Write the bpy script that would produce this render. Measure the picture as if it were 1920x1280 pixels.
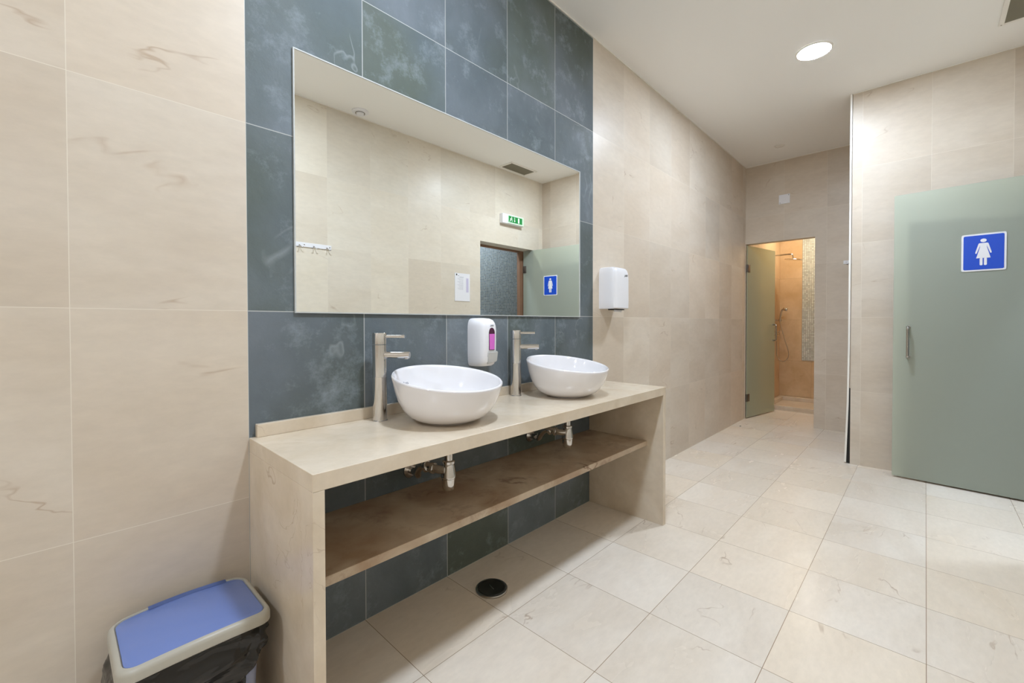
import bpy, bmesh, math, random
from mathutils import Vector, Matrix
random.seed(7)
for o in list(bpy.data.objects): bpy.data.objects.remove(o)
S = bpy.context.scene
C = S.collection
PI = math.pi

# ------------------------------------------------------------------ camera
cam = bpy.data.cameras.new('camera'); co = bpy.data.objects.new('camera', cam); C.objects.link(co)
FPX = 815.68; YAW = .7601; PIT = -.0141; ROLL = -.0018
cam.sensor_width = 36; cam.sensor_fit = 'HORIZONTAL'; cam.lens = FPX/1920*36
cam.shift_y = -23.29/1920
cam.clip_start = .02; cam.clip_end = 100
F = Vector((math.cos(YAW)*math.cos(PIT), math.sin(YAW)*math.cos(PIT), math.sin(PIT)))
R = F.cross(Vector((0,0,1))).normalized(); U = R.cross(F)
R2 = R*math.cos(ROLL)+U*math.sin(ROLL); U2 = -R*math.sin(ROLL)+U*math.cos(ROLL)
M = Matrix((R2, U2, -F)).transposed().to_4x4(); M.translation = Vector((.0057, -1.5775, 1.16))
co.matrix_world = M
S.camera = co

# ------------------------------------------------------------------ world and exposure
w = bpy.data.worlds.new('world'); S.world = w; w.use_nodes = True
w.node_tree.nodes['Background'].inputs[0].default_value = (.9,.95,1,1)
w.node_tree.nodes['Background'].inputs[1].default_value = .3
S.view_settings.view_transform = 'Standard'; S.view_settings.look = 'None'
S.view_settings.gamma = 1; S.view_settings.use_curve_mapping = False
S.view_settings.exposure = 1.0
S.cycles.max_bounces = 14; S.cycles.diffuse_bounces = 8; S.cycles.glossy_bounces = 6; S.cycles.transmission_bounces = 8
S.cycles.use_denoising = True
S.cycles.sample_clamp_indirect = 6
S.cycles.caustics_refractive = False

LAMP_COL = (.81, .93, 1.09); LAMP_STR = 200.0
SHOWER_COL = (1.0, .84, .64); SHOWER_STR = 72.0
H = 3.011; X1 = 4.492; X2 = 5.741; YC = -1.136; W = -2.14
XS0, XS1 = .433, 2.433

# ------------------------------------------------------------------ materials
def lin(c, a=1):
    return tuple((v/255/12.92 if v/255 <= .04045 else ((v/255+.055)/1.055)**2.4) for v in c)+(a,)
def newmat(name):
    m = bpy.data.materials.new(name); m.use_nodes = True
    return m, m.node_tree.nodes, m.node_tree.links, m.node_tree.nodes['Principled BSDF']
def plain(name, col, rough=.4, metal=0, **kw):
    m, N, L, b = newmat(name)
    b.inputs['Base Color'].default_value = lin(col); b.inputs['Roughness'].default_value = rough
    b.inputs['Metallic'].default_value = metal
    for k, v in kw.items(): b.inputs[k.replace('_', ' ')].default_value = v
    n = N.new('ShaderNodeTexNoise'); n.inputs['Scale'].default_value = 60   # slight unevenness of the finish
    tc = N.new('ShaderNodeTexCoord'); L.new(tc.outputs['Object'], n.inputs['Vector'])
    mr = N.new('ShaderNodeMapRange'); mr.inputs[3].default_value = max(0, rough-.03); mr.inputs[4].default_value = rough+.03
    L.new(n.outputs['Fac'], mr.inputs[0]); L.new(mr.outputs[0], b.inputs['Roughness'])
    return m
def emit(name, col, s):
    m, N, L, b = newmat(name)
    b.inputs['Base Color'].default_value = (.9,.9,.9,1)
    b.inputs['Emission Color'].default_value = (*col, 1); b.inputs['Emission Strength'].default_value = s
    return m

def stone(name, ca, cb, tile=None, off=(0,0), axes='xz', grout=(150,135,120), gw=.002, var=.08, vein=None,
          vein_amt=.5, rough=.25, scale=3.0, stretch=(1,1,1), bump=.0, vein_w=.012, vscale=2.2, spot=None, hue=None, tint=None, spec=.35):
    """tiled or slab stone: cloudy mix of two tones, per tile shift, thin veins and joints"""
    m, N, L, b = newmat(name)
    def nd(t, **k):
        n = N.new(t)
        for a, v in k.items(): setattr(n, a, v)
        return n
    def mth(op, a, bb=None, c=None):
        n = nd('ShaderNodeMath', operation=op)
        for i, v in enumerate((a, bb, c)):
            if v is None: continue
            if isinstance(v, (int, float)): n.inputs[i].default_value = v
            else: L.new(v, n.inputs[i])
        return n.outputs[0]
    tc = nd('ShaderNodeTexCoord'); sep = nd('ShaderNodeSeparateXYZ'); L.new(tc.outputs['Object'], sep.inputs[0])
    vec = tc.outputs['Object']; rnd = None; mask = None
    if tile:
        us = sep.outputs['xyz'.index(axes[0])]; vs = sep.outputs['xyz'.index(axes[1])]
        u = mth('DIVIDE', mth('SUBTRACT', us, off[0]), tile[0]); v = mth('DIVIDE', mth('SUBTRACT', vs, off[1]), tile[1])
        cu, cv = mth('FLOOR', u), mth('FLOOR', v); fu, fv = mth('FRACT', u), mth('FRACT', v)
        eu = mth('MULTIPLY', mth('MINIMUM', fu, mth('SUBTRACT', 1.0, fu)), tile[0])
        ev = mth('MULTIPLY', mth('MINIMUM', fv, mth('SUBTRACT', 1.0, fv)), tile[1])
        mask = mth('LESS_THAN', mth('MINIMUM', eu, ev), gw/2)
        cmb = nd('ShaderNodeCombineXYZ'); L.new(cu, cmb.inputs[0]); L.new(cv, cmb.inputs[1]); cmb.inputs[2].default_value = 3.7
        wn = nd('ShaderNodeTexWhiteNoise', noise_dimensions='3D'); L.new(cmb.outputs[0], wn.inputs['Vector']); rnd = wn
        sc = nd('ShaderNodeVectorMath', operation='SCALE'); sc.inputs['Scale'].default_value = 17; L.new(wn.outputs['Color'], sc.inputs[0])
        ad = nd('ShaderNodeVectorMath', operation='ADD'); L.new(tc.outputs['Object'], ad.inputs[0]); L.new(sc.outputs[0], ad.inputs[1]); vec = ad.outputs[0]
    mp = nd('ShaderNodeMapping'); mp.inputs['Scale'].default_value = stretch; L.new(vec, mp.inputs[0])
    n1 = nd('ShaderNodeTexNoise'); n1.inputs['Scale'].default_value = scale; n1.inputs['Detail'].default_value = 7; n1.inputs['Distortion'].default_value = .6
    L.new(mp.outputs[0], n1.inputs['Vector'])
    r1 = nd('ShaderNodeMapRange'); r1.inputs[1].default_value = .33; r1.inputs[2].default_value = .67; L.new(n1.outputs['Fac'], r1.inputs[0])
    mx = nd('ShaderNodeMix', data_type='RGBA'); mx.inputs['A'].default_value = lin(ca); mx.inputs['B'].default_value = lin(cb); L.new(r1.outputs[0], mx.inputs['Factor'])
    col = mx.outputs['Result']
    if hue:   # broad patches of another tone
        nh = nd('ShaderNodeTexNoise'); nh.inputs['Scale'].default_value = 1.1; nh.inputs['Detail'].default_value = 4; L.new(vec, nh.inputs['Vector'])
        rh = nd('ShaderNodeMapRange'); rh.inputs[1].default_value = .44; rh.inputs[2].default_value = .62; rh.inputs[4].default_value = .85; L.new(nh.outputs['Fac'], rh.inputs[0])
        mh = nd('ShaderNodeMix', data_type='RGBA'); mh.inputs['B'].default_value = lin(hue); L.new(rh.outputs[0], mh.inputs['Factor']); L.new(col, mh.inputs['A']); col = mh.outputs['Result']
    if tint and rnd is not None:   # some tiles lean to a warmer tone
        st = nd('ShaderNodeSeparateXYZ'); L.new(rnd.outputs['Color'], st.inputs[0])
        mt = nd('ShaderNodeMix', data_type='RGBA'); mt.inputs['B'].default_value = lin(tint); L.new(mth('MULTIPLY', st.outputs[1], .42), mt.inputs['Factor']); L.new(col, mt.inputs['A']); col = mt.outputs['Result']
    b.inputs['Specular IOR Level'].default_value = spec
    fine = nd('ShaderNodeTexNoise'); fine.inputs['Scale'].default_value = 26; fine.inputs['Detail'].default_value = 6; fine.inputs['Roughness'].default_value = .65; L.new(mp.outputs[0], fine.inputs['Vector'])
    bc = mth('ADD', mth('MULTIPLY', fine.outputs['Fac'], .20), .90)
    if rnd is not None: bc = mth('MULTIPLY', bc, mth('ADD', mth('MULTIPLY', rnd.outputs['Value'], var), 1-var/2))
    hs = nd('ShaderNodeHueSaturation'); L.new(bc, hs.inputs['Value']); L.new(col, hs.inputs['Color']); col = hs.outputs[0]
    if vein:
        nv = nd('ShaderNodeTexNoise'); nv.inputs['Scale'].default_value = vscale; nv.inputs['Detail'].default_value = 4; nv.inputs['Roughness'].default_value = .5; nv.inputs['Distortion'].default_value = .5
        L.new(mp.outputs[0], nv.inputs['Vector'])
        ln = mth('SUBTRACT', 1.0, mth('DIVIDE', mth('ABSOLUTE', mth('SUBTRACT', nv.outputs['Fac'], .5)), vein_w))
        ln = mth('MAXIMUM', ln, 0.0)
        pk = nd('ShaderNodeTexNoise'); pk.inputs['Scale'].default_value = 4.5; pk.inputs['Detail'].default_value = 3; L.new(vec, pk.inputs['Vector'])
        rp = nd('ShaderNodeMapRange'); rp.inputs[1].default_value = .57; rp.inputs[2].default_value = .68; L.new(pk.outputs['Fac'], rp.inputs[0])
        fac = mth('MULTIPLY', mth('MULTIPLY', ln, rp.outputs[0]), vein_amt)
        mv = nd('ShaderNodeMix', data_type='RGBA'); mv.inputs['B'].default_value = lin(vein); L.new(fac, mv.inputs['Factor']); L.new(col, mv.inputs['A']); col = mv.outputs['Result']
    if spot:
        ns = nd('ShaderNodeTexNoise'); ns.inputs['Scale'].default_value = 7; ns.inputs['Detail'].default_value = 9; ns.inputs['Roughness'].default_value = .75; L.new(vec, ns.inputs['Vector'])
        rs = nd('ShaderNodeMapRange'); rs.inputs[1].default_value = .53; rs.inputs[2].default_value = .70; rs.inputs[4].default_value = .6; L.new(ns.outputs['Fac'], rs.inputs[0])
        ms = nd('ShaderNodeMix', data_type='RGBA'); ms.inputs['B'].default_value = lin(spot); L.new(rs.outputs[0], ms.inputs['Factor']); L.new(col, ms.inputs['A']); col = ms.outputs['Result']
    if mask is not None:
        mg = nd('ShaderNodeMix', data_type='RGBA'); mg.inputs['B'].default_value = lin(grout); L.new(mask, mg.inputs['Factor']); L.new(col, mg.inputs['A']); col = mg.outputs['Result']
    L.new(col, b.inputs['Base Color'])
    rr = nd('ShaderNodeMapRange'); rr.inputs[3].default_value = rough-.04; rr.inputs[4].default_value = rough+.08; L.new(n1.outputs['Fac'], rr.inputs[0]); L.new(rr.outputs[0], b.inputs['Roughness'])
    if bump:
        bp = nd('ShaderNodeBump'); bp.inputs['Strength'].default_value = bump; bp.inputs['Distance'].default_value = .01
        nb = nd('ShaderNodeTexNoise'); nb.inputs['Scale'].default_value = 9; nb.inputs['Detail'].default_value = 10; nb.inputs['Roughness'].default_value = .6; L.new(vec, nb.inputs['Vector'])
        L.new(nb.outputs['Fac'], bp.inputs['Height']); L.new(bp.outputs[0], b.inputs['Normal'])
    return m

BA, BB, BG, BV = (209,199,185), (197,184,167), (205,188,165), (160,132,104)
kw = dict(tile=(.4,.6), grout=(222,214,200), gw=.0015, var=.10, vein=BV, vein_amt=.55, rough=.36, scale=2.2, vein_w=.007, stretch=(.6,.6,1.5), tint=(208,193,174))
M_wx = stone('crema stone wall tiles', BA, BB, off=(XS0,0), axes='xz', **kw)
M_wr = stone('crema stone corridor side tiles', (216,206,192), (204,191,174), off=(XS0,0), axes='xz', **dict(kw, var=.13, tint=(205,187,166)))
M_wy = stone('crema stone end wall tiles', BA, BB, off=(0,0), axes='yz', **kw)
M_wopp = stone('crema stone opposite wall tiles', (224,217,203), (216,207,190), off=(.02,0), axes='xz', **kw)
M_slate = stone('blue green slate tiles', (116,124,131), (88,98,102), tile=(.4,.6), off=(XS0,0), axes='xz', grout=(176,178,176), gw=.0032, var=.24,
                vein=(150,158,160), vein_amt=.5, rough=.55, scale=2.0, bump=.55, spec=.25, vein_w=.007, vscale=1.8, spot=(142,152,158), hue=(82,90,80), stretch=(1,1,.75))
M_floor = stone('crema marble floor tiles', (228,220,209), (217,206,192), tile=(.4,.4), off=(1.2306,-.389), axes='xy', grout=(150,130,108), gw=.0022, var=.07,
                vein=(150,122,96), vein_amt=.6, rough=.24, scale=1.9, stretch=(.8,1.8,1), vein_w=.008, vscale=2.4, tint=(226,208,182))
M_slab = stone('honed limestone slab', (218,205,186), (205,189,166), vein=(150,120,92), vein_amt=.45, rough=.22, scale=5, vein_w=.006, vscale=5, spec=.5)
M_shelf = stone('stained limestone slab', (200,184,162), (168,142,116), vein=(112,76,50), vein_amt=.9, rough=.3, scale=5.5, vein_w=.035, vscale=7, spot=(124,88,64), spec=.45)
M_shwall = stone('tan shower limestone tiles', (212,188,154), (196,168,130), tile=(.4,.6), off=(0,0), axes='yz', grout=(170,145,115), gw=.0025, var=.12, vein=(160,120,80), rough=.3)  # orange tan is the colour of the shower stone itself
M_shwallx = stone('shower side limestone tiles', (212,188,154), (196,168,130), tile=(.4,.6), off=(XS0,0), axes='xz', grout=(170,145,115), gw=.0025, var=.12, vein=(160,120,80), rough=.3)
def mosaic(name, ca, cb, axes, cell=.022, var=.35, grout=(150,148,140)):
    return stone(name, ca, cb, tile=(cell,cell), axes=axes, grout=grout, gw=.0045, var=var, rough=.12, scale=1.5, spec=.5)
M_mosd = mosaic('dark glass mosaic', (88,106,122), (122,134,140), 'xz', .024, .5, (172,172,166))
M_mosl = mosaic('pale glass mosaic', (196,208,204), (212,218,212), 'yz')
M_ceil = plain('painted plaster ceiling', (242,241,238), .7)
M_white = plain('white plastic', (232,232,236), .3)
M_paint = plain('white painted metal', (236,233,226), .35)
M_cer = plain('glazed white ceramic', (228,226,228), .08)
M_cer.node_tree.nodes['Principled BSDF'].inputs['Coat Weight'].default_value = .5
M_chrome = plain('polished chrome', (208,206,204), .035, 1)
M_steel = plain('brushed steel', (178,175,170), .22, 1)
M_hinge = plain('dull hinge metal', (124,120,116), .35, 1)
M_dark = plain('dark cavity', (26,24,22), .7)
M_black = plain('black cover', (34,34,30), .35)
M_blue = plain('sign blue', (2,72,196), .35)
M_ink = plain('grey print', (120,120,132), .6)
M_green = emit('green exit panel', (0,0,0), 0); M_green.node_tree.nodes['Principled BSDF'].inputs['Base Color'].default_value = lin((12,138,62))
M_brown = plain('brown timber frame', (128,96,74), .5)
M_bin = plain('pale blue grey plastic', (150,158,186), .35)
M_rimc = plain('grey beige plastic', (172,168,156), .35)
M_lid = plain('blue plastic', (108,128,184), .3)
M_seal = plain('silicone seal', (190,192,190), .5)
M_bag, N_, L_, b_ = newmat('black bin liner film')
b_.inputs['Base Color'].default_value = lin((26,24,22)); b_.inputs['Roughness'].default_value = .16
nb = N_.new('ShaderNodeTexNoise'); nb.inputs['Scale'].default_value = 7; nb.inputs['Detail'].default_value = 1.5; nb.inputs['Distortion'].default_value = 1.2
tcb = N_.new('ShaderNodeTexCoord'); mpb = N_.new('ShaderNodeMapping'); mpb.inputs['Scale'].default_value = (1,1,3.5)
L_.new(tcb.outputs['Object'], mpb.inputs[0]); L_.new(mpb.outputs[0], nb.inputs['Vector'])
bb_ = N_.new('ShaderNodeBump'); bb_.inputs['Strength'].default_value = .6; bb_.inputs['Distance'].default_value = .02
L_.new(nb.outputs['Fac'], bb_.inputs['Height']); L_.new(bb_.outputs[0], b_.inputs['Normal'])
M_mirror, N_, L_, b_ = newmat('silvered mirror glass')
b_.inputs['Base Color'].default_value = (.97,.98,.95,1); b_.inputs['Metallic'].default_value = 1; b_.inputs['Roughness'].default_value = 0.0
def frosted(name, col, tr=.55):
    m, N, L, b = newmat(name)
    b.inputs['Base Color'].default_value = lin(col); b.inputs['Roughness'].default_value = .28; b.inputs['IOR'].default_value = 1.45
    t = N.new('ShaderNodeBsdfRefraction'); t.inputs['Color'].default_value = lin(tuple(min(255, c+38) for c in col)); t.inputs['Roughness'].default_value = .5; t.inputs['IOR'].default_value = 1.02
    x = N.new('ShaderNodeMixShader'); x.inputs[0].default_value = tr
    L.new(b.outputs[0], x.inputs[1]); L.new(t.outputs[0], x.inputs[2]); L.new(x.outputs[0], N['Material Output'].inputs[0])
    return m
M_frost = frosted('frosted green glass', (211,220,206))
M_frost2 = frosted('frosted shower glass', (204,211,186), .4)
M_pink = plain('pink liquid soap', (214,110,200), .2)
M_plum = plain('dark plum window', (78,36,60), .15)

# ------------------------------------------------------------------ geometry helpers
def obj(name, bm, mat, parent=None, smooth=None, label=None):
    me = bpy.data.meshes.new(name); bmesh.ops.recalc_face_normals(bm, faces=bm.faces[:]); bm.to_mesh(me); bm.free()
    me.materials.append(mat)
    if smooth is not None:
        for p in me.polygons: p.use_smooth = True
        try: me.set_sharp_from_angle(angle=math.radians(smooth))
        except Exception: pass
    o = bpy.data.objects.new(name, me); C.objects.link(o)
    if parent: o.parent = parent
    if label: o['label'] = label
    return o
def tag(o, label, cat, group=None):
    o['label'] = label; o['category'] = cat
    if group: o['group'] = group
    return o
def thing(name, label, cat, loc, rotz=0, group=None):
    o = bpy.data.objects.new(name, None); C.objects.link(o); o.empty_display_size = .1
    o.location = loc; o.rotation_euler = (0,0,rotz); return tag(o, label, cat, group)
def struct(name, bm, mat, parent=None):
    o = obj(name, bm, mat, parent); o['kind'] = 'structure'; return o
def nb_(): return bmesh.new()
def box(bm, x0,x1,y0,y1,z0,z1, bev=0):
    t = bmesh.new(); bmesh.ops.create_cube(t, size=1)
    for v in t.verts: v.co = Vector(((x0+x1)/2+v.co.x*abs(x1-x0), (y0+y1)/2+v.co.y*abs(y1-y0), (z0+z1)/2+v.co.z*abs(z1-z0)))
    if bev: bmesh.ops.bevel(t, geom=t.edges[:], offset=bev, segments=3, affect='EDGES', profile=.5)
    merge(bm, t); return bm
def merge(bm, t, mat=None):
    if mat is not None: bmesh.ops.transform(t, matrix=mat, verts=t.verts)
    me = bpy.data.meshes.new('t'); t.to_mesh(me); t.free(); bm.from_mesh(me); bpy.data.meshes.remove(me)
def lathe(bm, prof, seg=64, mat=None):
    t = bmesh.new(); rings = []
    for r, z in prof:
        if r < 1e-6: rings.append([t.verts.new((0,0,z))])
        else: rings.append([t.verts.new((r*math.cos(2*PI*i/seg), r*math.sin(2*PI*i/seg), z)) for i in range(seg)])
    for a, b in zip(rings, rings[1:]):
        if len(a) == 1 and len(b) == 1: continue
        for i in range(seg):
            j = (i+1) % seg
            if len(a) == 1: t.faces.new((a[0], b[i], b[j]))
            elif len(b) == 1: t.faces.new((a[i], a[j], b[0]))
            else: t.faces.new((a[i], a[j], b[j], b[i]))
    merge(bm, t, mat); return bm
def axis(p, d):   # matrix putting local z along d at p
    return Matrix.Translation(Vector(p)) @ Vector(d).to_track_quat('Z','Y').to_matrix().to_4x4()
def cyl(bm, p, q, r, seg=32, bev=.0012, r2=None):
    p, q = Vector(p), Vector(q); h = (q-p).length; r2 = r if r2 is None else r2; b = min(bev, r*.4, h*.3)
    return lathe(bm, [(0,0),(r-b,0),(r,b),(r2,h-b),(r2-b,h),(0,h)], seg, axis(p, q-p))
def tube(bm, pts, r, seg=12, sub=8):
    P = [Vector(p) for p in pts]; pts2 = []
    if sub > 1 and len(P) > 2:
        for i in range(len(P)-1):
            a, b, c, d = P[max(i-1,0)], P[i], P[i+1], P[min(i+2,len(P)-1)]
            for k in range(sub):
                t = k/sub
                pts2.append(.5*((2*b)+(c-a)*t+(2*a-5*b+4*c-d)*t*t+(-a+3*b-3*c+d)*t**3))
        pts2.append(P[-1])
    else: pts2 = P
    t = bmesh.new(); rings = []; up = Vector((0,0,1))
    for i, p in enumerate(pts2):
        d = (pts2[min(i+1,len(pts2)-1)]-pts2[max(i-1,0)]).normalized()
        if i == 0: n = d.orthogonal().normalized()
        else: n = (n - d*n.dot(d)).normalized()
        m = d.cross(n)
        rings.append([t.verts.new(p+r*(n*math.cos(2*PI*k/seg)+m*math.sin(2*PI*k/seg))) for k in range(seg)])
    for a, b in zip(rings, rings[1:]):
        for k in range(seg): t.faces.new((a[k], a[(k+1)%seg], b[(k+1)%seg], b[k]))
    t.faces.new(rings[0]); t.faces.new(rings[-1][::-1]); merge(bm, t); return bm
def plate(bm, pts, d, mat=None):   # 2d outline (x,z) extruded to depth d along -y
    t = bmesh.new(); a = [t.verts.new((x,0,z)) for x, z in pts]; b = [t.verts.new((x,-d,z)) for x, z in pts]; n = len(pts)
    t.faces.new(a); t.faces.new(b[::-1])
    for i in range(n): t.faces.new((a[i], b[i], b[(i+1)%n], a[(i+1)%n]))
    bmesh.ops.recalc_face_normals(t, faces=t.faces[:]); merge(bm, t, mat); return bm
def rrect(x0,x1,z0,z1,r,n=6):
    out = []
    for cx, cz, a0 in ((x1-r,z1-r,0),(x0+r,z1-r,90),(x0+r,z0+r,180),(x1-r,z0+r,270)):
        for i in range(n+1):
            a = math.radians(a0+90*i/n); out.append((cx+r*math.cos(a), cz+r*math.sin(a)))
    return out
def ell(cx, cz, rx, rz, n=28): return [(cx+rx*math.cos(2*PI*i/n), cz+rz*math.sin(2*PI*i/n)) for i in range(n)]
def text_mesh(s, size, depth, mat, name, shear=0, flip=False):
    cu = bpy.data.curves.new('t', 'FONT'); cu.body = s; cu.size = size; cu.extrude = depth; cu.align_x = 'CENTER'; cu.align_y = 'CENTER'; cu.shear = shear
    t = bpy.data.objects.new('t', cu); C.objects.link(t); me = bpy.data.meshes.new_from_object(t.evaluated_get(bpy.context.evaluated_depsgraph_get()))
    bpy.data.objects.remove(t); bm = bmesh.new(); bm.from_mesh(me); bpy.data.meshes.remove(me); return bm

# ------------------------------------------------------------------ the setting
XL = -2.4
struct('floor', box(nb_(), XL-.15, 8.2, -3.6, .15, -.15, 0), M_floor)
struct('ceiling', box(nb_(), XL-.15, X2+.1, -3.6, .15, H, H+.12), M_ceil)
struct('wall_left', box(nb_(), XL-.15, XS0, 0, .15, 0, H), M_wx)
struct('wall_slate', box(nb_(), XS0, XS1, 0, .15, 0, H), M_slate)
struct('wall_right', box(nb_(), XS1, X2, 0, .15, 0, H), M_wr)
struct('wall_entrance', box(nb_(), XL-.15, XL, -3.6, 0, 0, H), M_wy)
DX0, DX1, DZ, WB = 3.377, 4.305, 2.103, W-.16
b = nb_(); box(b, XL, DX0, WB, W, 0, H); box(b, DX1, 5.9, WB, W, 0, H); box(b, DX0, DX1, WB, W, DZ, H)
struct('wall_opposite', b, M_wopp)
b = nb_(); box(b, X1, X1+.12, W, YC, 0, H)
struct('wall_partition', b, M_wy)
struct('wall_corridor', box(nb_(), X1+.12, X2, -1.42, -1.32, 0, H), M_wx)
b = nb_(); box(b, X2, X2+.1, -1.42, -.695, 0, H); box(b, X2, X2+.1, -.695, 0, 2.096, H); box(b, X2, X2+.1, -.004, .15, 0, 2.096)
struct('wall_end', b, M_wy)
# washroom seen through the doorway in the mirror
struct('wall_mosaic', box(nb_(), 2.6, 5.9, -3.2, -3.1, 0, H), M_mosd)
struct('wall_washroom', box(nb_(), 5.9, 6.0, -3.2, W, 0, H), M_wy)
struct('wall_washroom_side', box(nb_(), 2.5, 2.6, -3.2, WB, 0, H), M_wy)
# shower room
XB = 7.45
struct('wall_shower_back', box(nb_(), XB, XB+.1, -1.2, .15, 0, 2.7), M_shwall)
struct('wall_shower_side', box(nb_(), X2+.1, XB, 0, .15, 0, 2.7), M_shwallx)
struct('wall_shower_right', box(nb_(), X2+.1, XB, -1.2, -1.1, 0, 2.7), M_shwallx)
struct('ceiling_shower', box(nb_(), X2+.1, XB+.1, -1.2, .15, 2.6, 2.72), M_ceil)
struct('wall_shower_mosaic', box(nb_(), XB-.006, XB, -.80, -.283, .61, 2.6), M_mosl)
# corner strip, slightly pulled away from the stone at its foot, with a dark sliver standing in for the shadow gap
b = nb_()
t = bmesh.new(); vs = []
for z, dy in ((0.01, .024), (.5, .010), (1.0, .005), (H-.001, .003)):
    vs.append([t.verts.new((X1-.006, YC+dy, z)), t.verts.new((X1-.006, YC+dy+.013, z)), t.verts.new((X1+.03, YC+dy+.013, z)), t.verts.new((X1+.03, YC+dy, z))])
for p, q in zip(vs, vs[1:]):
    for i in range(4): t.faces.new((p[i], p[(i+1)%4], q[(i+1)%4], q[i]))
t.faces.new(vs[0]); t.faces.new(vs[-1]); merge(b, t)
struct('trim_1', b, M_paint)
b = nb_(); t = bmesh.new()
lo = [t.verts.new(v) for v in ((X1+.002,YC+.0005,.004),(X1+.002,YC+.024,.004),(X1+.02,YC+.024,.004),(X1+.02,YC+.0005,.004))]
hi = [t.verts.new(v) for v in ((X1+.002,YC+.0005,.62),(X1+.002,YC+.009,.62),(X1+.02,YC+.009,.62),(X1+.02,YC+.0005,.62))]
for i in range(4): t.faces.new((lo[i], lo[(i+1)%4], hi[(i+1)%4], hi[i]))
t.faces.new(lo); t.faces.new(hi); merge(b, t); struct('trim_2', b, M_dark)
# brown frame behind the doorway
b = nb_(); box(b, DX1-.085, DX1, WB-.05, WB-.002, 0, DZ, .003); box(b, DX0, DX1-.085, WB-.05, WB-.002, DZ-.02, DZ+.05, .003)
struct('trim_3', b, M_brown)
# fine pale edge strip where ceiling meets the stone
b = nb_(); box(b, XL, XS0, -.006, 0, H-.006, H); box(b, XS0, X2, -.006, 0, H-.006, H); box(b, X2-.006, X2, -1.32, -.006, H-.006, H); box(b, X1-.006, X1, W, YC, H-.006, H); box(b, XL, X1-.006, W, W+.006, H-.006, H)
struct('trim_4', b, M_paint)

# ------------------------------------------------------------------ mirror
MX0, MX1, MZ0, MZ1 = .580, 2.2725, 1.2, 2.098
t0 = thing('wall_mirror', 'large frameless rectangular mirror set in the slate tiles above the basins', 'mirror', ((MX0+MX1)/2, 0, MZ0))
hw = (MX1-MX0)/2; hh = MZ1-MZ0
obj('mirror_glass', box(nb_(), -hw, hw, -.006, -.0005, 0, hh), M_mirror, t0)
b = nb_()
for a in ((-hw-.004,hw+.004,-.004,0),(-hw-.004,hw+.004,hh,hh+.004),(-hw-.004,-hw,0,hh),(hw,hw+.004,0,hh)): box(b, a[0],a[1],-.0085,-.0005,a[2],a[3])
obj('silicone_edge', b, M_seal, t0, label='pale silicone edge of mirror')

# ------------------------------------------------------------------ vanity
VX0, VX1, VD, ZT = .434, 2.42, -.50, .7915
t0 = thing('vanity_counter', 'long beige stone washstand with open shelf under two white basins', 'counter', ((VX0+VX1)/2, 0, 0))
ox = (VX0+VX1)/2
def vb(x0,x1,y0,y1,z0,z1,bev=.0015): return box(nb_(), x0-ox, x1-ox, y0, y1, z0, z1, bev)
obj('countertop', vb(VX0,VX1,VD,-.0005,ZT-.045,ZT), M_slab, t0)
for x in (VX0, VX1-.03): obj('side_panel', vb(x,x+.03,VD,-.0005,.0,ZT-.0452), M_slab, t0)
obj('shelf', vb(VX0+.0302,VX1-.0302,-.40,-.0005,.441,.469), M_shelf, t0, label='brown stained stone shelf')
obj('backsplash', vb(.452,VX1-.002,-.020,-.0005,ZT+.0002,ZT+.042), M_slab, t0)

def basin(x, y, label):
    t = thing('vessel_basin', label, 'basin', (x, y, ZT), 0, 'white basins on the stone counter')
    prof = [(0,.002),(.086,.0),(.092,.0),(.094,.005),(.112,.007),(.130,.014),(.152,.029),(.172,.053),(.187,.082),(.198,.115),(.2055,.146),(.2085,.158),(.208,.1625),(.2045,.1655),(.200,.164),(.1965,.157),(.190,.13),(.177,.095),(.155,.06),(.118,.034),(.065,.024),(.024,.022),(0,.022)]
    bw = lathe(nb_(), prof, 96)
    for v in bw.verts: v.co.z += .139*v.co.y*(max(0,v.co.z)/.163)**1.3     # rim slopes down towards the front
    obj('bowl', bw, M_cer, t, 50)
    obj('waste_plug', lathe(nb_(), [(0,.0225),(.03,.0225),(.031,.025),(.028,.028),(0,.029)], 32), M_chrome, t, 40)
    # maker's mark on the inner back wall
    bm = text_mesh('Roca', .017, .0004, M_ink, 'mark')
    a = math.radians(118); r = .1815; n = Vector((-math.cos(a), -math.sin(a), .55)).normalized()
    p = Vector((r*math.cos(a), r*math.sin(a), .132))
    zx = n; yx = (Vector((0,0,1))-zx*zx.z).normalized(); xx = yx.cross(zx)
    mt = Matrix((xx, yx, zx)).transposed().to_4x4(); mt.translation = p+n*.004
    bmesh.ops.transform(bm, matrix=mt, verts=bm.verts)
    obj('maker_mark', bm, M_ink, t)
    return t
basin(1.035, -.262, 'round white ceramic bowl basin nearer the rubbish bin, left of soap dispenser')
basin(1.803, -.256, 'round white ceramic bowl basin at far right end of counter')

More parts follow.
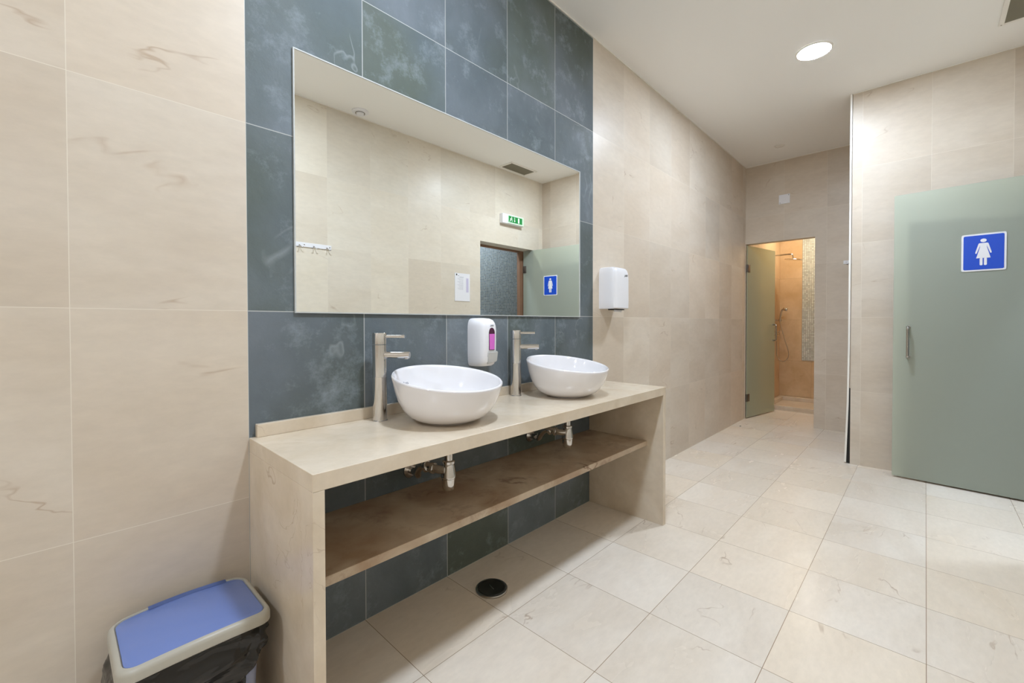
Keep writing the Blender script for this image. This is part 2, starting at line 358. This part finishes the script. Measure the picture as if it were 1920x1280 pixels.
def tap(x, y, tx, ty, label):
    a = math.atan2(ty-y, tx-x)
    t = thing('mixer_tap', label, 'tap', (x, y, ZT), a, 'tall chrome taps beside the basins')
    obj('body', lathe(nb_(), [(0,0),(.028,0),(.0285,.002),(.0265,.004),(.0265,.163),(.0272,.1645),(.0272,.1665),(.0265,.168),(.0265,.287),(0,.287)], 40), M_chrome, t, 30)
    obj('cap', lathe(nb_(), [(0,.289),(.0265,.289),(.0265,.330),(.0255,.332),(0,.332)], 40), M_chrome, t, 30)
    h = nb_(); cyl(h, (.02,0,.318), (.098,0,.318), .0065, 20)
    obj('lever', h, M_chrome, t, 30)
    s = nb_(); cyl(s, (.02,0,.249), (.118,0,.249), .0125, 28); cyl(s, (.104,0,.249), (.104,0,.234), .0085, 20)
    obj('spout', s, M_chrome, t, 30)
    return t
tap(.853, -.080, .989, -.258, 'tall chrome cylinder tap behind the left basin')
tap(1.616, -.073, 1.752, -.256, 'tall chrome cylinder tap between soap dispenser and right basin')

def trap(x, y, label):
    t = thing('bottle_trap', label, 'drain pipe', (x, y, .469), 0, 'chrome traps under the counter')
    t.location.z = .745
    obj('tailpiece', cyl(nb_(), (0,0,-.1075), (0,0,0), .016), M_chrome, t, 30)
    obj('bottle', lathe(nb_(), [(0,-.222),(.015,-.2215),(.022,-.218),(.0255,-.210),(.0262,-.200),(.0262,-.176),(.0285,-.174),(.029,-.170),(.0285,-.166),(.0225,-.126),(.0205,-.122),(.024,-.1195),(.024,-.110),(.0165,-.107),(0,-.107)], 36), M_chrome, t, 30)
    p = nb_(); tube(p, [(-.015,0,-.142),(-.03,.03,-.142),(-.04,.07,-.138),(-.05,.105,-.14),(-.045,.14,-.17),(-.02,.175,-.2),(-.0,.21,-.205),(.0,-y-.006,-.205)], .0155, 16)
    obj('waste_pipe', p, M_chrome, t, 60)
    n = nb_(); cyl(n, (-.041,.075,-.137), (-.045,.090,-.144), .021); cyl(n, (-.033,.045,-.142), (-.037,.058,-.141), .021)
    obj('coupling_nut', n, M_chrome, t, 30)
    obj('wall_flange', lathe(nb_(), [(0,0),(.034,0),(.033,.006),(.022,.016),(0,.016)], 32, axis((0,-y-.0008,-.205),(0,-1,0))), M_chrome, t, 30)
trap(1.037, -.262, 'chrome bottle trap under the counter below the left basin')
trap(1.806, -.256, 'chrome bottle trap under the counter below the right basin')

# ------------------------------------------------------------------ soap dispenser
def soft(bm, w, d, rows, n=4.0, seg=48, y0=0):
    """stack of D shaped sections; rows = (z, width scale, depth scale)"""
    t = bmesh.new(); rings = []
    for z, sw, sd in rows:
        ring = []
        for i in range(seg+1):
            a = PI*i/seg; c, s = math.cos(a), math.sin(a)
            ring.append(t.verts.new((sw*w/2*math.copysign(abs(c)**(2/n), c), y0-sd*d*abs(s)**(2/n), z)))
        rings.append(ring)
    for p, q in zip(rings, rings[1:]):
        for i in range(seg): t.faces.new((p[i], p[i+1], q[i+1], q[i]))
        t.faces.new((p[-1], p[0], q[0], q[-1]))
    t.faces.new(rings[0]); t.faces.new(rings[-1][::-1]); merge(bm, t); return bm
sx, sz = 1.412, .955
t0 = thing('soap_dispenser', 'white wall soap dispenser with pink soap window, above counter between basins', 'dispenser', (sx, 0, sz))
rows = [(.0,.62,.5),(.002,.80,.74),(.010,.92,.86),(.024,.97,.92),(.06,1.0,.95),(.10,1.0,.97),(.17,1.0,.98),(.19,.99,.96),(.205,.95,.91),(.218,.86,.82),(.226,.68,.64),(.2285,.4,.38)]
obj('housing', soft(nb_(), .108, .108, rows, 4.2, y0=-.0005), M_white, t0, 40)
b = nb_(); t = bmesh.new()
q = [(-.020,-.098,.072),(.046,-.098,.072),(.046,-.090,.022),(-.020,-.090,.012)]
fr = [t.verts.new((x, y-.011, z)) for x, y, z in q]; bk = [t.verts.new((x, y+.03, z)) for x, y, z in q]
t.faces.new(fr); t.faces.new(bk[::-1])
for k in range(4): t.faces.new((fr[k], bk[k], bk[(k+1)%4], fr[(k+1)%4]))
bmesh.ops.recalc_face_normals(t, faces=t.faces[:]); bmesh.ops.bevel(t, geom=t.edges[:], offset=.004, segments=3, affect='EDGES'); merge(b, t)
obj('push_lever', b, plain('light grey plastic', (188,188,186), .35), t0, 40, label='light grey push lever')
arch = [(-.017,.078),(.017,.078),(.0185,.15)]+[(.0185*math.cos(a), .158+.025*math.sin(a)) for a in [PI*i/14 for i in range(15)]]+[(-.0185,.15)]
lw = obj('level_window', plate(nb_(), arch, .012, Matrix.Translation((.004,-.0955,0))), M_plum, t0)
obj('pink_soap', plate(nb_(), [(-.0155,.081),(.0150,.081),(.0158,.154),(-.0168,.154)], .0012, Matrix.Translation((.004,-.1076,0))), M_pink, lw)
bm = text_mesh('jofel', .012, .0003, M_ink, 'mark', .3)
bmesh.ops.transform(bm, matrix=Matrix.Translation((.006,-.1062,.1935)) @ Matrix.Rotation(PI/2,4,'X'), verts=bm.verts)
obj('maker_mark', bm, M_black, t0)

# ------------------------------------------------------------------ paper towel dispenser
t0 = thing('towel_dispenser', 'white plastic paper towel dispenser on beige wall right of slate', 'dispenser', (2.604, 0, 1.246))
rows = [(.006,.97,.93),(.012,1,.99),(.06,1,1),(.20,1,.99),(.232,.985,.965),(.25,.95,.92),(.262,.87,.84),(.267,.7,.7)]
obj('housing', soft(nb_(), .198, .125, [(z*1.055,a_,b_2) for z,a_,b_2 in rows], 6.5, 64, y0=-.0005), M_white, t0, 40)
obj('paper_slot', box(nb_(), -.05,.05,-.105,-.04,-.001,.0058), M_dark, t0)
obj('paper_towel', box(nb_(), -.045,.045,-.088,-.082,-.014,.003,.001), M_white, t0)
obj('lock', lathe(nb_(), [(0,0),(.005,0),(.005,.002),(0,.003)], 16, axis((-.0785,-.114,.035),(-.55,-1,0))), M_chrome, t0)
bm = text_mesh('jofel', .022, .0004, M_ink, 'mark', .3)
bmesh.ops.transform(bm, matrix=Matrix.Translation((.036,-.1252,.228)) @ Matrix.Rotation(PI/2,4,'X'), verts=bm.verts)
obj('maker_mark', bm, M_black, t0)

# ------------------------------------------------------------------ floor drain
t0 = thing('floor_drain_cover', 'round black drain cover on floor tiles beneath the counter', 'drain cover', (1.307, -.215, 0))
obj('rim', lathe(nb_(), [(.060,0),(.070,0),(.070,.005),(.067,.0075),(.061,.0075),(.060,.004)], 64), M_steel, t0, 30)
obj('lid', lathe(nb_(), [(0,0),(.0595,0),(.0595,.007),(.057,.009),(.053,.0085),(.050,.0075),(0,.0075)], 64), M_black, t0, 30)
obj('grip_slot', box(nb_(), -.018,.018,-.002,.002,.0076,.009,.0005), M_steel, t0).rotation_euler = (0,0,math.radians(75))

cr = obj('crumb', lathe(nb_(), [(0,0),(.007,.0005),(.009,.003),(.006,.006),(0,.007)], 9), M_black)
cr.location = (5.276, -.086, .0002); tag(cr, 'tiny dark crumb on corridor floor beside the wall before the shower', 'crumb')

# ------------------------------------------------------------------ bin
bx, by = .247, -.178
t0 = thing('rubbish_bin', 'bin with blue lid and black liner between wall and washstand', 'bin', (bx, by, 0))
def loop(w, d, r, z, n=8, bow=0):
    out = []
    for x, y in rrect(-w/2, w/2, -d/2, d/2, r, n):
        if y < 0: y -= bow*(1-(2*x/w)**2)
        out.append((x, y, z))
    return out
def loft(bm, loops, cap0=True, cap1=True):
    t = bmesh.new(); rs = [[t.verts.new(p) for p in l] for l in loops]
    for a, b in zip(rs, rs[1:]):
        for i in range(len(a)): t.faces.new((a[i], a[(i+1)%len(a)], b[(i+1)%len(a)], b[i]))
    if cap0: t.faces.new(rs[0][::-1])
    if cap1: t.faces.new(rs[-1])
    merge(bm, t); return bm
obj('body', loft(nb_(), [loop(.235,.19,.03,0), loop(.24,.195,.03,.004), loop(.272,.225,.035,.36)]), M_bin, t0, 40)
LW, LD = .318, .262
def lz(x, y): return .012*(1-(2*x/LW)**2) - .006*(y/LD)
def lidloop(w, d, r, z, bow=.012, n=8):
    pts = []
    base = loop(w, d, r, z, n)
    # subdivide long sides for the arch
    out = []
    for i, p in enumerate(base):
        q = base[(i+1) % len(base)]; k = 8 if (Vector(q)-Vector(p)).length > .08 else 1
        for j in range(k):
            x = p[0]+(q[0]-p[0])*j/k; y = p[1]+(q[1]-p[1])*j/k
            if y < -d*.3: y -= bow*(1-(2*x/w)**2)
            out.append((x, y, z+lz(x, y)))
    return out
lidr = obj('lid_rim', loft(nb_(), [lidloop(LW-.012,LD-.012,.034,.352), lidloop(LW,LD,.038,.356), lidloop(LW,LD,.038,.372), lidloop(LW-.004,LD-.004,.037,.379), lidloop(LW-.014,LD-.014,.034,.383), lidloop(LW-.026,LD-.026,.028,.3835), lidloop(LW-.029,LD-.029,.027,.378)]), M_rimc, t0, 50)
obj('lid_flap', loft(nb_(), [lidloop(LW-.032,LD-.032,.026,.3765), lidloop(LW-.032,LD-.032,.026,.3810), lidloop(LW-.036,LD-.036,.024,.3822)]), M_lid, lidr, 50, label='blue lid flap')
fl = nb_(); t = bmesh.new()
vs = []
for i in range(9):
    x = -.09+.18*i/8+.015
    vs.append([t.verts.new((x, LD/2-.022, .3825+lz(x,.11))), t.verts.new((x, LD/2-.006, .3848+lz(x,.13))), t.verts.new((x, LD/2+.0015, .378+lz(x,.13)))])
for a, c_ in zip(vs, vs[1:]):
    for j in range(2): t.faces.new((a[j], a[j+1], c_[j+1], c_[j]))
bmesh.ops.solidify(t, geom=t.faces[:], thickness=.001); merge(fl, t)
obj('hinge_tab', fl, M_lid, lidr)
# liner: wrinkled film hanging out under the lid
random.seed(3)
NS = 150; rows = 16; t = bmesh.new(); rs = []
def per(s, w, d):
    a = 2*PI*s; c, q = math.cos(a), math.sin(a); n = 5
    return w/2*math.copysign(abs(c)**(2/n), c), d/2*math.copysign(abs(q)**(2/n), q)
ph = [random.uniform(0, 6.28) for _ in range(8)]
for k in range(rows+1):
    v = k/rows; ring = []
    for i in range(NS):
        s = i/NS; a = 2*PI*s
        hem = .215+.05*math.sin(a+ph[0])+.025*math.sin(3*a+ph[1])+.012*math.sin(7*a+ph[2])
        z = .366+(hem-.366)*v
        wv = .007*math.sin(6*a+7*v+ph[3])+.005*math.sin(11*a-12*v+ph[4])+.0018*math.sin(23*a+16*v+ph[5])+.004*math.sin(18*v+3*a)
        out = .012+.016*math.sin(PI*min(1,v*1.15))+wv*(.3+v)
        w_, d_ = .262+2*out, .215+2*out
        x, y = per(s, w_, d_)
        if y > .115: y = .115
        if x > .178: x = .178
        if x < -.1: x -= .045*v*(.6+.4*math.sin(5*a+ph[6]))
        ring.append(t.verts.new((x, y, z)))
    rs.append(ring)
for a, c_ in zip(rs, rs[1:]):
    for i in range(NS): t.faces.new((a[i], a[(i+1)%NS], c_[(i+1)%NS], c_[i]))
b = nb_(); merge(b, t); o = obj('bin_liner', b, M_bag, t0, 60, label='creased black bin liner')

# ------------------------------------------------------------------ doors
def d_handle(s, z0, z1, side, off=.042, r=.0085):
    b = nb_(); y = side*.005; e = side*off
    tube(b, [(s,y,z1),(s,y+e*.75,z1),(s,y+e,z1-.012),(s,y+e,z1-.03),(s,y+e,(z0+z1)/2),(s,y+e,z0+.03),(s,y+e,z0+.012),(s,y+e*.75,z0),(s,y,z0)], r, 16, 4)
    for z in (z0, z1): cyl(b, (s,y,z), (s,y+side*.004,z), r*1.5)
    return b
def leaf(name, hx, hy, fx, fy, z0, z1, mat, hz, hzs, label, hp):
    a = math.atan2(fy-hy, fx-hx); Ln = math.hypot(fx-hx, fy-hy)
    t = thing(name, label, 'door', (hx, hy, 0), a); t['kind'] = 'structure'
    obj('glass_leaf', box(nb_(), 0, Ln, -.005, .005, z0, z1, .0015), mat, t)
    for s in (1, -1): obj('handle', d_handle(hp, hz[0], hz[1], s), M_steel, t, 60)
    for z in hzs:
        h = nb_(); box(h, .004,.052,.0052,.013,z-.045,z+.045,.002); box(h, .004,.052,-.013,-.0052,z-.045,z+.045,.002); cyl(h, (-.004,0,z-.045), (-.004,0,z+.045), .008)
        obj('hinge', h, M_hinge, t, 30)
    return t, a
HX, HY = 4.283, -2.29
door1, A1 = leaf('door_1', HX, HY, 4.342, -1.402, .012, 2.10, M_frost, (.904,1.124), (1.86,.25), 'wide frosted glass door with women symbol standing open against partition', .805)
door2, A2 = leaf('door_2', 5.757, -.016, 6.46, -.152, .010, 2.085, M_frost2, (.93,1.13), (1.81,.25), 'narrow frosted glass door of the shower, opened inwards', .66)

# women sign on the glass
d = Vector((math.cos(A1), math.sin(A1), 0)); nrm = Vector((-d.y, d.x, 0))   # nrm faces the room
s0 = .334; s1 = .538; mid = (s0+s1)/2
p = Vector((HX,HY,0))+d*mid+nrm*.0056
t0 = thing('women_sign', 'blue square plate with white female figure stuck on the open glass door', 'sign', (p.x, p.y, 1.504), math.atan2(-d.y,-d.x))
hw = .103; hh = .25
obj('white_plate', plate(nb_(), rrect(-hw,hw,0,hh,.012), .003), M_white, t0)
obj('blue_panel', plate(nb_(), rrect(-hw+.010,hw-.010,.010,hh-.010,.008), .0008, Matrix.Translation((0,-.0031,0))), M_blue, t0)
b = nb_(); T = Matrix.Translation((0,-.004,0)); y = .0009
plate(b, ell(0,.2035,.0145,.0118), y, T)
plate(b, [(-.0165,.1865),(.0165,.1865),(.0155,.160),(.033,.086),(-.033,.086),(-.0155,.160)], y, T)
for s in (1,-1):
    arm = [(s*.0155,.1865),(s*.0205,.1855),(s*.0235,.180),(s*.0375,.124),(s*.0365,.118),(s*.0335,.1165),(s*.0305,.119),(s*.0165,.165)]
    plate(b, arm if s > 0 else arm[::-1], y*.9, T)
    plate(b, rrect(min(s*.0030,s*.0165),max(s*.0030,s*.0165),.038,.087,.005), y, T)
obj('female_figure', b, M_white, t0)

# ------------------------------------------------------------------ ceiling fittings
m_lamp = emit('lit lamp diffuser', LAMP_COL, LAMP_STR)
def clight(x, y, label):
    t = thing('ceiling_light', label, 'light', (x, y, H), 0, 'round ceiling downlights')
    obj('diffuser', lathe(nb_(), [(0,-.005),(.086,-.005),(.094,-.004),(.096,-.002),(.096,-.0005),(0,-.0005)], 48), m_lamp, t, 60)
    obj('rim', lathe(nb_(), [(.097,-.0005),(.097,-.006),(.106,-.006),(.110,-.0005)], 48), M_paint, t, 30)
clight(3.60, -1.01, 'glowing round ceiling light in front of the corridor')
clight(1.00, -1.01, 'glowing round ceiling light above the left basin')
clight(-1.60, -1.01, 'glowing round ceiling light at the entrance end of the room')
t0 = thing('spotlight', 'small unlit flush ceiling spot before the shower doorway', 'light', (5.27, -.45, H))
obj('ring', lathe(nb_(), [(.034,-.0005),(.034,-.006),(.042,-.007),(.048,-.0005)], 36), M_paint, t0, 30)
obj('lens', lathe(nb_(), [(0,-.0005),(.033,-.0005),(.033,-.003),(0,-.004)], 36), M_paint, t0, 30)
t0 = thing('smoke_detector', 'round white ceiling detector reflected at the top of the mirror', 'detector', (1.87, -2.035, H))
obj('base', lathe(nb_(), [(0,-.0005),(.070,-.0005),(.070,-.008),(.062,-.014),(0,-.014)], 48), M_white, t0, 30)
obj('sensing_cap', lathe(nb_(), [(0,-.0145),(.030,-.0145),(.033,-.020),(.030,-.028),(0,-.030)], 40), M_white, t0, 30)
obj('ring_gap', lathe(nb_(), [(.034,-.0145),(.034,-.0185),(.041,-.0185),(.041,-.0145)], 40), M_steel, t0, 30)
VXa, VXb, VYa, VYb = 3.67, 4.07, -2.085, -1.915
t0 = thing('air_vent', 'white ceiling ventilation grille with dark slats in the far corner', 'vent', ((VXa+VXb)/2, (VYa+VYb)/2, H))
hx, hy = (VXb-VXa)/2, (VYb-VYa)/2; f = .024
b = nb_()
for a in ((-hx-f,hx+f,hy,hy+f),(-hx-f,hx+f,-hy-f,-hy),(-hx-f,-hx,-hy,hy),(hx,hx+f,-hy,hy)): box(b, a[0],a[1],a[2],a[3],-.008,-.0005,.001)
vf = obj('frame', b, M_paint, t0)
obj('duct_backing', box(nb_(), -hx,hx,-hy,hy,-.0018,-.0006), M_dark, t0)
b = nb_(); n = 26
for i in range(n):
    x = -hx+(i+.5)*2*hx/n; q = bmesh.new(); bmesh.ops.create_cube(q, size=1)
    bmesh.ops.transform(q, matrix=Matrix.Translation((x,0,-.0052)) @ Matrix.Rotation(math.radians(35),4,'Y') @ Matrix.Diagonal((.0075,2*hy,.001,1)), verts=q.verts); merge(b, q)
obj('slats', b, plain('brownish vent metal', (132,126,108), .5), t0)  # slats in one even brownish grey, darker than the frame
for x, y in ((hx+f/2,hy+f/2),(-hx-f/2,hy+f/2),(hx+f/2,-hy-f/2),(-hx-f/2,-hy-f/2)): obj('screw', cyl(nb_(), (x,y,-.0082), (x,y,-.0095), .004, 12, .0003), M_steel, vf)

# ------------------------------------------------------------------ things on the opposite wall (seen in the mirror)
def rail(t, L0, L1, hooks, screws, M, h=.036):
    """rail on local plane y=0 facing -y, x from L0 to L1"""
    obj('rail', box(nb_(), L0, L1, -.008, -.0005, -h/2, h/2, .002), M_white, t)
    for x in hooks:
        for s in (-1, 1):
            b = nb_(); tube(b, [(x,-.009,-.004),(x+s*.006,-.018,-.012),(x+s*.014,-.028,-.026),(x+s*.021,-.032,-.027),(x+s*.024,-.033,-.021)], .0026, 10, 5)
            obj('hook', b, M_steel, t, 60)
    for x in screws: obj('screw', cyl(nb_(), (x,-.0082,0), (x,-.0098,0), .0045, 12, .0003), M_steel, t)
t0 = thing('hook_rail', 'white coat hook rail reflected at the left edge of the mirror', 'hook rail', (1.445, W, 1.805), PI)
rail(t0, -.205, .205, (-.165,-.055,.06,.17), (-.19,.02), M)
t0 = thing('hook_rail', 'short white hook rail on end wall right of the shower doorway', 'hook rail', (X2, -1.09, 1.79), -PI/2)
rail(t0, -.145, .145, (.02,-.09), (.12,-.12), M)
# blank white cover plate above the shower doorway
t0 = thing('cover_plate', 'square white blank cover plate on wall above the shower doorway', 'cover plate', (X2, -.4025, 2.51), -PI/2)
obj('plate', box(nb_(), -.054,.054,-.007,-.0005,0,.104,.002), M_white, t0)
for x, z in ((.042,.092),(-.042,.012)): obj('screw', cyl(nb_(), (x,-.0071,z), (x,-.0086,z), .004, 12, .0003), M_steel, t0)
# notice; local x is -world x
t0 = thing('notice_board', 'white printed notice on wall left of doorway, reflected in mirror', 'notice', (3.108, W, 1.40), PI)
obj('board', box(nb_(), -.107,.107,-.006,-.0005,0,.305,.0015), M_white, t0)
b = nb_(); plate(b, ell(.083,.288,.008,.011), .0006, Matrix.Translation((0,-.0062,0)))
box(b, .048,.068,-.0068,-.0062,.275,.278)
obj('emblem', b, M_black, t0)
b = nb_()
for k in range(11): box(b, -.010,.070-.012*(k%3),-.0066,-.0062,.248-k*.012,.2495-k*.012)
box(b, -.015,.045,-.0066,-.0062,.262,.265)
obj('printed_lines', b, M_ink, t0)
obj('shaded_column', box(nb_(), -.085,-.052,-.0066,-.0062,.10,.255), plain('lilac print', (196,190,214), .6), t0)
# exit sign
t0 = thing('exit_sign', 'green emergency exit light above the doorway, reflected in the mirror', 'exit sign', (3.875, W, 2.355), PI)
obj('housing', box(nb_(), -.185,.185,-.055,-.0005,0,.115,.006), M_white, t0)
obj('diffuser', box(nb_(), -.178,.105,-.062,-.0552,.006,.109,.003), plain('pale green glow plastic', (206,232,206), .4, Emission_Color=(.7,1,.75,1), Emission_Strength=.12), t0)
obj('green_panel', box(nb_(), -.150,.092,-.0632,-.0621,.020,.095), M_green, t0)
wh = plain('white pictogram', (240,248,240), .5); y = .0012; T = Matrix.Translation((0,-.0633,0))
obj('door_symbol', plate(nb_(), [(-.098,.026),(-.072,.026),(-.072,.088),(-.098,.088)], y, T), wh, t0)
b = nb_(); plate(b, [(-.016,.088),(-.008,.088),(-.008,.050),(.002,.050),(-.012,.030),(-.026,.050),(-.016,.050)], y, T); obj('arrow', b, wh, t0)
b = nb_(); plate(b, ell(.040,.083,.007,.006,14), y, T)
plate(b, [(.040,.074),(.052,.072),(.056,.052),(.046,.050)], y, T); plate(b, [(.040,.074),(.026,.066),(.024,.060),(.038,.064)], y, T)
plate(b, [(.052,.072),(.066,.062),(.070,.052),(.064,.052),(.056,.062)], y, T); plate(b, [(.046,.052),(.056,.052),(.074,.036),(.078,.026),(.070,.028)], y, T)
plate(b, [(.046,.053),(.034,.046),(.036,.030),(.030,.027),(.028,.048),(.040,.056)], y, T)
obj('running_figure', b, wh, t0)

# ------------------------------------------------------------------ shower fittings
m_warm = emit('warm shower lamp', SHOWER_COL, SHOWER_STR)
t0 = thing('shower_light', 'warm flush ceiling lamp inside the shower', 'light', (6.85, -.5, 2.6))
obj('diffuser', lathe(nb_(), [(0,-.02),(.085,-.018),(.095,-.008),(.095,-.0005),(0,-.0005)], 40), m_warm, t0, 60)
clight(3.9, -2.72, 'unseen ceiling light added to brighten the washroom behind the doorway')  # unseen lamp, added to brighten the mosaic beyond the doorway
t0 = thing('shower_tray', 'low stone shower tray with raised kerb behind the glass door', 'shower tray', (7.02, -.55, 0))
b = nb_(); hx, hy = .419, .545
box(b, -hx,hx,-hy,hy,0,.022); box(b, -hx,-hx+.07,-hy,hy,.022,.06,.004); box(b, hx-.06,hx,-hy,hy,.022,.075,.004); box(b, -hx+.07,hx-.06,hy-.06,hy,.022,.075,.004); box(b, -hx+.07,hx-.06,-hy,-hy+.06,.022,.06,.004)
obj('tray', b, M_slab, t0)
obj('drain_grate', box(nb_(), -.33,-.28,-.12,.12,.0222,.027,.001), M_steel, t0)
t0 = thing('rain_shower_head', 'round overhead shower rose on a straight chrome wall arm', 'shower head', (7.0, 0, 2.10))
obj('arm', tube(nb_(), [(0,-.0008,0),(0,-.12,0),(0,-.20,0),(0,-.235,-.008),(0,-.25,-.035),(0,-.252,-.06)], .010, 14, 6), M_chrome, t0, 60)
obj('rose', lathe(nb_(), [(0,.012),(.02,.012),(.03,.006),(.105,.003),(.108,-.001),(.105,-.005),(0,-.005)], 48, axis((0,-.255,-.078),(-.0,-.14,1))), M_chrome, t0, 40)
obj('wall_flange', lathe(nb_(), [(0,0),(.028,0),(.027,.005),(.014,.01),(0,.01)], 24, axis((0,-.0008,0),(0,-1,0))), M_chrome, t0, 30)
t0 = thing('hand_shower', 'chrome hand shower with looping hose on shower wall', 'hand shower', (7.2, 0, 1.19))
obj('holder', cyl(cyl(nb_(), (0,-.0008,0), (0,-.075,0), .011), (0,-.06,-.016), (0,-.06,.02), .019), M_chrome, t0, 30)
b = nb_(); tube(b, [(0,-.060,.021),(0,-.064,.05),(0,-.070,.10),(0,-.085,.145),(0,-.11,.165)], .012, 14, 5); cyl(b, (0,-.098,.165), (0,-.150,.150), .022, 24)
obj('handset', b, M_chrome, t0, 50)
obj('hose', tube(nb_(), [(0,-.060,-.017),(0,-.075,-.10),(0,-.12,-.28),(0,-.16,-.42),(0,-.165,-.52),(0,-.12,-.585),(0,-.06,-.575),(0,-.022,-.50),(0,-.02,-.42),(0,-.02,-.30)], .006, 10, 8), M_chrome, t0, 60)
t0 = thing('shower_mixer', 'chrome shower mixer knob on wall below the hand shower', 'mixer', (7.11, 0, 1.0))
obj('wall_plate', lathe(nb_(), [(0,0),(.05,0),(.049,.006),(.03,.012),(0,.012)], 32, axis((0,-.0008,0),(0,-1,0))), M_chrome, t0, 30)
obj('knob', cyl(nb_(), (0,-.0135,0), (0,-.06,0), .022), M_chrome, t0, 30)
obj('lever', cyl(nb_(), (0,-.052,.0205), (0,-.085,.045), .006), M_chrome, t0, 30)
